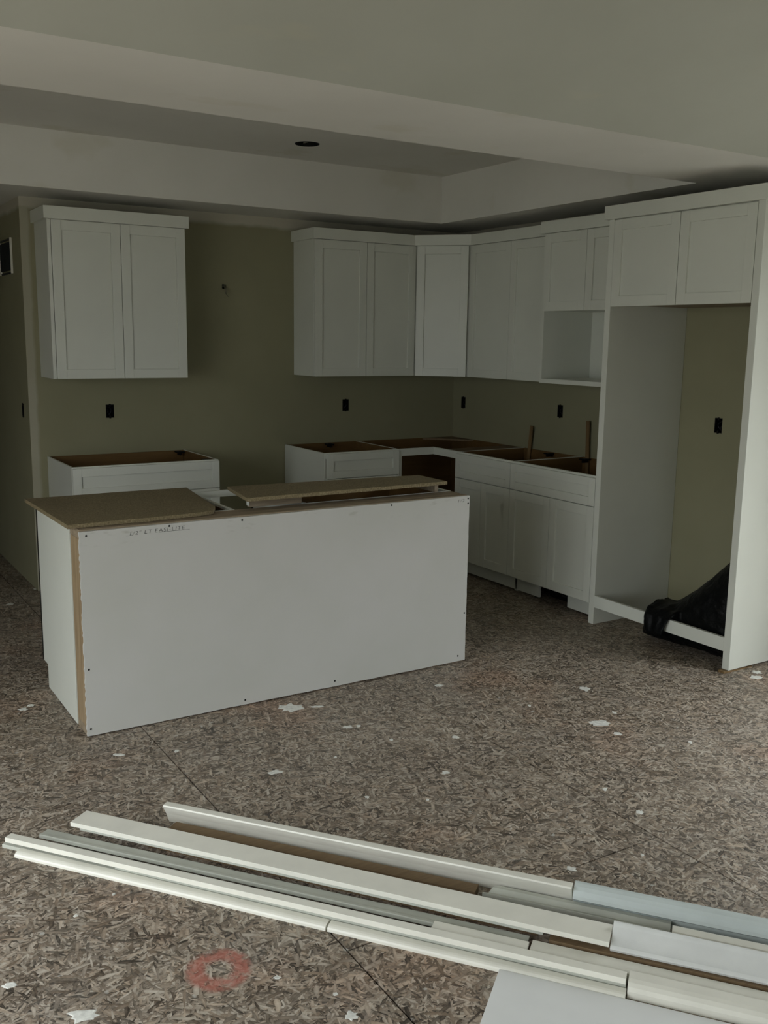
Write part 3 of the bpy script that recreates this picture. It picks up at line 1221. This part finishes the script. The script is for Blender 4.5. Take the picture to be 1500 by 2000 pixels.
def trim(name, s0, s1, prof, mat, label, dt=0., mitre=0., cat='trim', bevel=.0008, smooth=False):
    """profile polygon (t,z) swept from s0 to s1; dt = sideways drift over the length"""
    bm = bmesh.new()

    def P(s, t_, z):
        p = TO + TD * s + TN * t_
        return (p.x, p.y, z)
    tm = min(p[0] for p in prof)
    a = [bm.verts.new(P(s0 + mitre * (t_ - tm), t_, z)) for t_, z in prof]
    b = [bm.verts.new(P(s1, t_ + dt, z)) for t_, z in prof]
    n_ = len(prof)
    bm.faces.new(a)
    bm.faces.new(b[::-1])
    for i in range(n_):
        bm.faces.new((a[i], a[(i + 1) % n_], b[(i + 1) % n_], b[i]))
    o = obj(name, bm, mat, None, bevel, smooth)
    return tag(o, label, cat, 'loose trim lengths on the floor')


def rect(t0, t1, z0, z1):
    return [(t0, z0), (t1, z0), (t1, z1), (t0, z1)]


def casing(t0, t1, z0, z1):
    """flat back, eased front: thin rounded edge at t0, thick at t1"""
    h = z1 - z0
    w_ = t1 - t0
    return [(t0, z0), (t1, z0), (t1, z1), (t0 + .45 * w_, z1 - .02 * h), (t0 + .25 * w_, z1 - .12 * h), (t0 + .10 * w_, z1 - .3 * h), (t0 + .02 * w_, z1 - .55 * h)]


def crownp(t0, t1, z0, z1, th=.012):
    """leaning cove profile: low edge at t0, high edge at t1"""
    N_ = 17
    top = []
    for i in range(N_):
        f = i / (N_ - 1)
        if f < .12:
            g = f / .12 * .16
        elif f < .82:
            k = (f - .12) / .70
            g = .16 + .62 * (1 - math.cos(k * math.pi / 2))
        else:
            g = .78 + .22 * math.sin((f - .82) / .18 * math.pi / 2)
        top.append((t0 + (t1 - t0) * f, z0 + (z1 - z0) * g))
    bot = [(t + th * .55, z - th * .85) for t, z in top[::-1]]
    return top + bot


END = 3.3
trim('casing_trim', -.046, 1.034, casing(-.079, -.046, 0, .017), 'trim', 'low rounded white trim strip along the outer edge of the pile')
trim('casing_trim', 1.039, 1.86, casing(-.079, -.046, 0, .017), 'trim', 'short rounded trim strip butted against the low outer strip near the white panel')
trim('baseboard_trim', -.125, 1.858, rect(-.0435, -.012, 0, .0125), 'trimgrey', 'grey flat trim length lying under the bright narrow length')
trim('baseboard_trim', .306, 1.857, rect(-.040, -.014, .013, .0275), 'trimgrey', 'white trim length set back under the bright narrow length')  # white trim in the grey material: shade under the upper length is painted in
trim('casing_trim', -.104, 1.857, rect(-.052, -.022, .028, .0445), 'trim', 'bright narrow square-edged trim length on top near the outer edge', dt=.004)
trim('baseboard_trim', .03, 1.585, rect(-.008, .030, 0, .0105), 'trimgrey', 'thin flat grey trim length on the floor between the upper lengths')
trim('casing_trim', -.041, 1.585, [(.034, .011), (.078, .011), (.078, .021), (.048, .021), (.046, .024), (.036, .024), (.034, .022)], 'trimgrey', 'grey trim length with a raised bead next to the wide flat board')
trim('baseboard_trim', 1.322, 1.592, rect(-.008, .032, .0245, .034), 'trim', 'short white trim offcut lying across the grey lengths')
trim('baseboard_trim', 1.598, END, rect(-.003, .050, .0, .030), 'trim', 'broad white trim length running beside the silvery crown moulding')
trim('baseboard_trim', 1.863, END, casing(-.062, -.006, 0, .043), 'trim', 'thick rounded trim length over the edge of the white panel')
trim('flat_board', .048, 1.80, rect(.082, .168, .046, .061), 'trim', 'wide flat cream board on top of the pile', dt=-.016)
trim('flat_board', .075, 1.62, rect(.094, .172, .031, .0455), 'trimgrey', 'wide flat board just under the top cream board', dt=-.016)
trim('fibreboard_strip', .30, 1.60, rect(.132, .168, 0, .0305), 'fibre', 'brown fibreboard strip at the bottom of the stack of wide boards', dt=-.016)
trim('baseboard_trim', .285, 1.668, [(.302, 0), (.320, 0), (.297, .076), (.292, .078), (.267, .078), (.265, .073), (.272, .060), (.284, .040), (.294, .018)], 'trim', 'tall baseboard length standing on edge at the far side of the pile')
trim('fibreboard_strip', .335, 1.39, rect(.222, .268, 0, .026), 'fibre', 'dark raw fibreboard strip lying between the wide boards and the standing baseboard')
trim('cove_trim', 1.672, END, [(.262, .045), (.268, .052), (.276, .066), (.285, .075), (.296, .079), (.308, .079), (.308, .0), (.290, .0), (.283, .03)], 'trimblue', 'bluish glossy moulding length at the far side of the pile', smooth=False)
trim('casing_trim', 1.41, 1.950, [(.228, 0), (.278, 0), (.278, .030), (.262, .030), (.250, .018), (.240, .018), (.232, .027), (.228, .027)], 'trimgrey', 'grooved trim piece with a mitred end behind the wide flat board', mitre=.7)
trim('casing_trim', 1.955, END, casing(.180, .232, .0, .047), 'trim', 'white rounded trim length between the silvery and the bluish mouldings')
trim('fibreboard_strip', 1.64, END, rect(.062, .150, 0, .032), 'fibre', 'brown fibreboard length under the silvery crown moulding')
cr = crownp(.062, .146, .045, .078, .012)
trim('crown_moulding', 1.803, END, cr, 'trimgloss', 'wide silvery curved crown moulding length on the pile', smooth=False)

# white panel
bm = bmesh.new()
ps = [TO + TD * s + TN * t_ for s, t_ in ((1.535, -.081), (1.545, -.70), (2.75, -.70), (2.75, -.081))]
prism(bm, [(p.x, p.y) for p in ps], 0, .012)
tag(obj('white_panel', bm, 'board', None, .0006), 'smooth white panel lying flat on the floor against the trim pile', 'panel')

# ================================================================== plaster splats on the subfloor
def splat(x, y, rx, ry, ang, h=.0016):
    bm = bmesh.new()
    n_ = 18
    rs = []
    r = 1.
    for i in range(n_):
        rs.append(random.uniform(.55, 1.1))
    top, bot = [], []
    for i in range(n_):
        a = 2 * math.pi * i / n_
        px, py = math.cos(a) * rx * rs[i], math.sin(a) * ry * rs[i]
        qx = x + px * math.cos(ang) - py * math.sin(ang)
        qy = y + px * math.sin(ang) + py * math.cos(ang)
        bot.append(bm.verts.new((qx, qy, 0)))
        top.append(bm.verts.new((x + (qx - x) * .85, y + (qy - y) * .85, h * random.uniform(.6, 1))))
    bm.faces.new(top)
    for i in range(n_):
        j = (i + 1) % n_
        bm.faces.new((bot[i], bot[j], top[j], top[i]))
    return obj('plaster_splat', bm, 'plaster', floor)


def floor_pt(u, v):
    d_ = fw + rt * ((u - 750) / FPX) + up * ((1000 - v) / FPX)
    k = -CAM.z / d_.z
    return CAM + d_ * k


for u, v, wpx, hpx in [(1168, 1412, 46, 12), (1206, 1433, 18, 6), (1200, 1392, 10, 5), (568, 1382, 50, 18), (620, 1380, 30, 4), (857, 1339, 20, 7), (890, 1440, 15, 7), (870, 1509, 20, 7), (1250, 1587, 16, 8), (1182, 1541, 9, 7), (1115, 1697, 24, 9), (538, 1508, 30, 9), (1143, 1345, 22, 10), (163, 1984, 58, 24), (686, 1984, 26, 17), (541, 1909, 16, 6), (20, 1925, 30, 10), (655, 1942, 10, 7), (717, 1557, 10, 5), (680, 1420, 22, 6), (1478, 1323, 26, 8), (1478, 1313, 20, 6), (764, 1445, 8, 5), (655, 1479, 7, 5), (345, 1467, 10, 6), (232, 1474, 24, 5), (700, 1418, 10, 5), (835, 1562, 7, 5), (1034, 1378, 7, 5), (1255, 1670, 8, 5), (1348, 1450, 9, 5), (222, 1747, 7, 5), (148, 1789, 10, 5), (45, 1385, 20, 6), (60, 1378, 14, 5), (70, 1150, 10, 4), (20, 1180, 14, 5)]:
    p = floor_pt(u, v)
    px = (p - CAM).length / FPX
    elev = CAM.z / (p - CAM).length
    splat(p.x, p.y, wpx / 2 * px, hpx / 2 * px / elev, -YAW + random.uniform(-.3, .3))
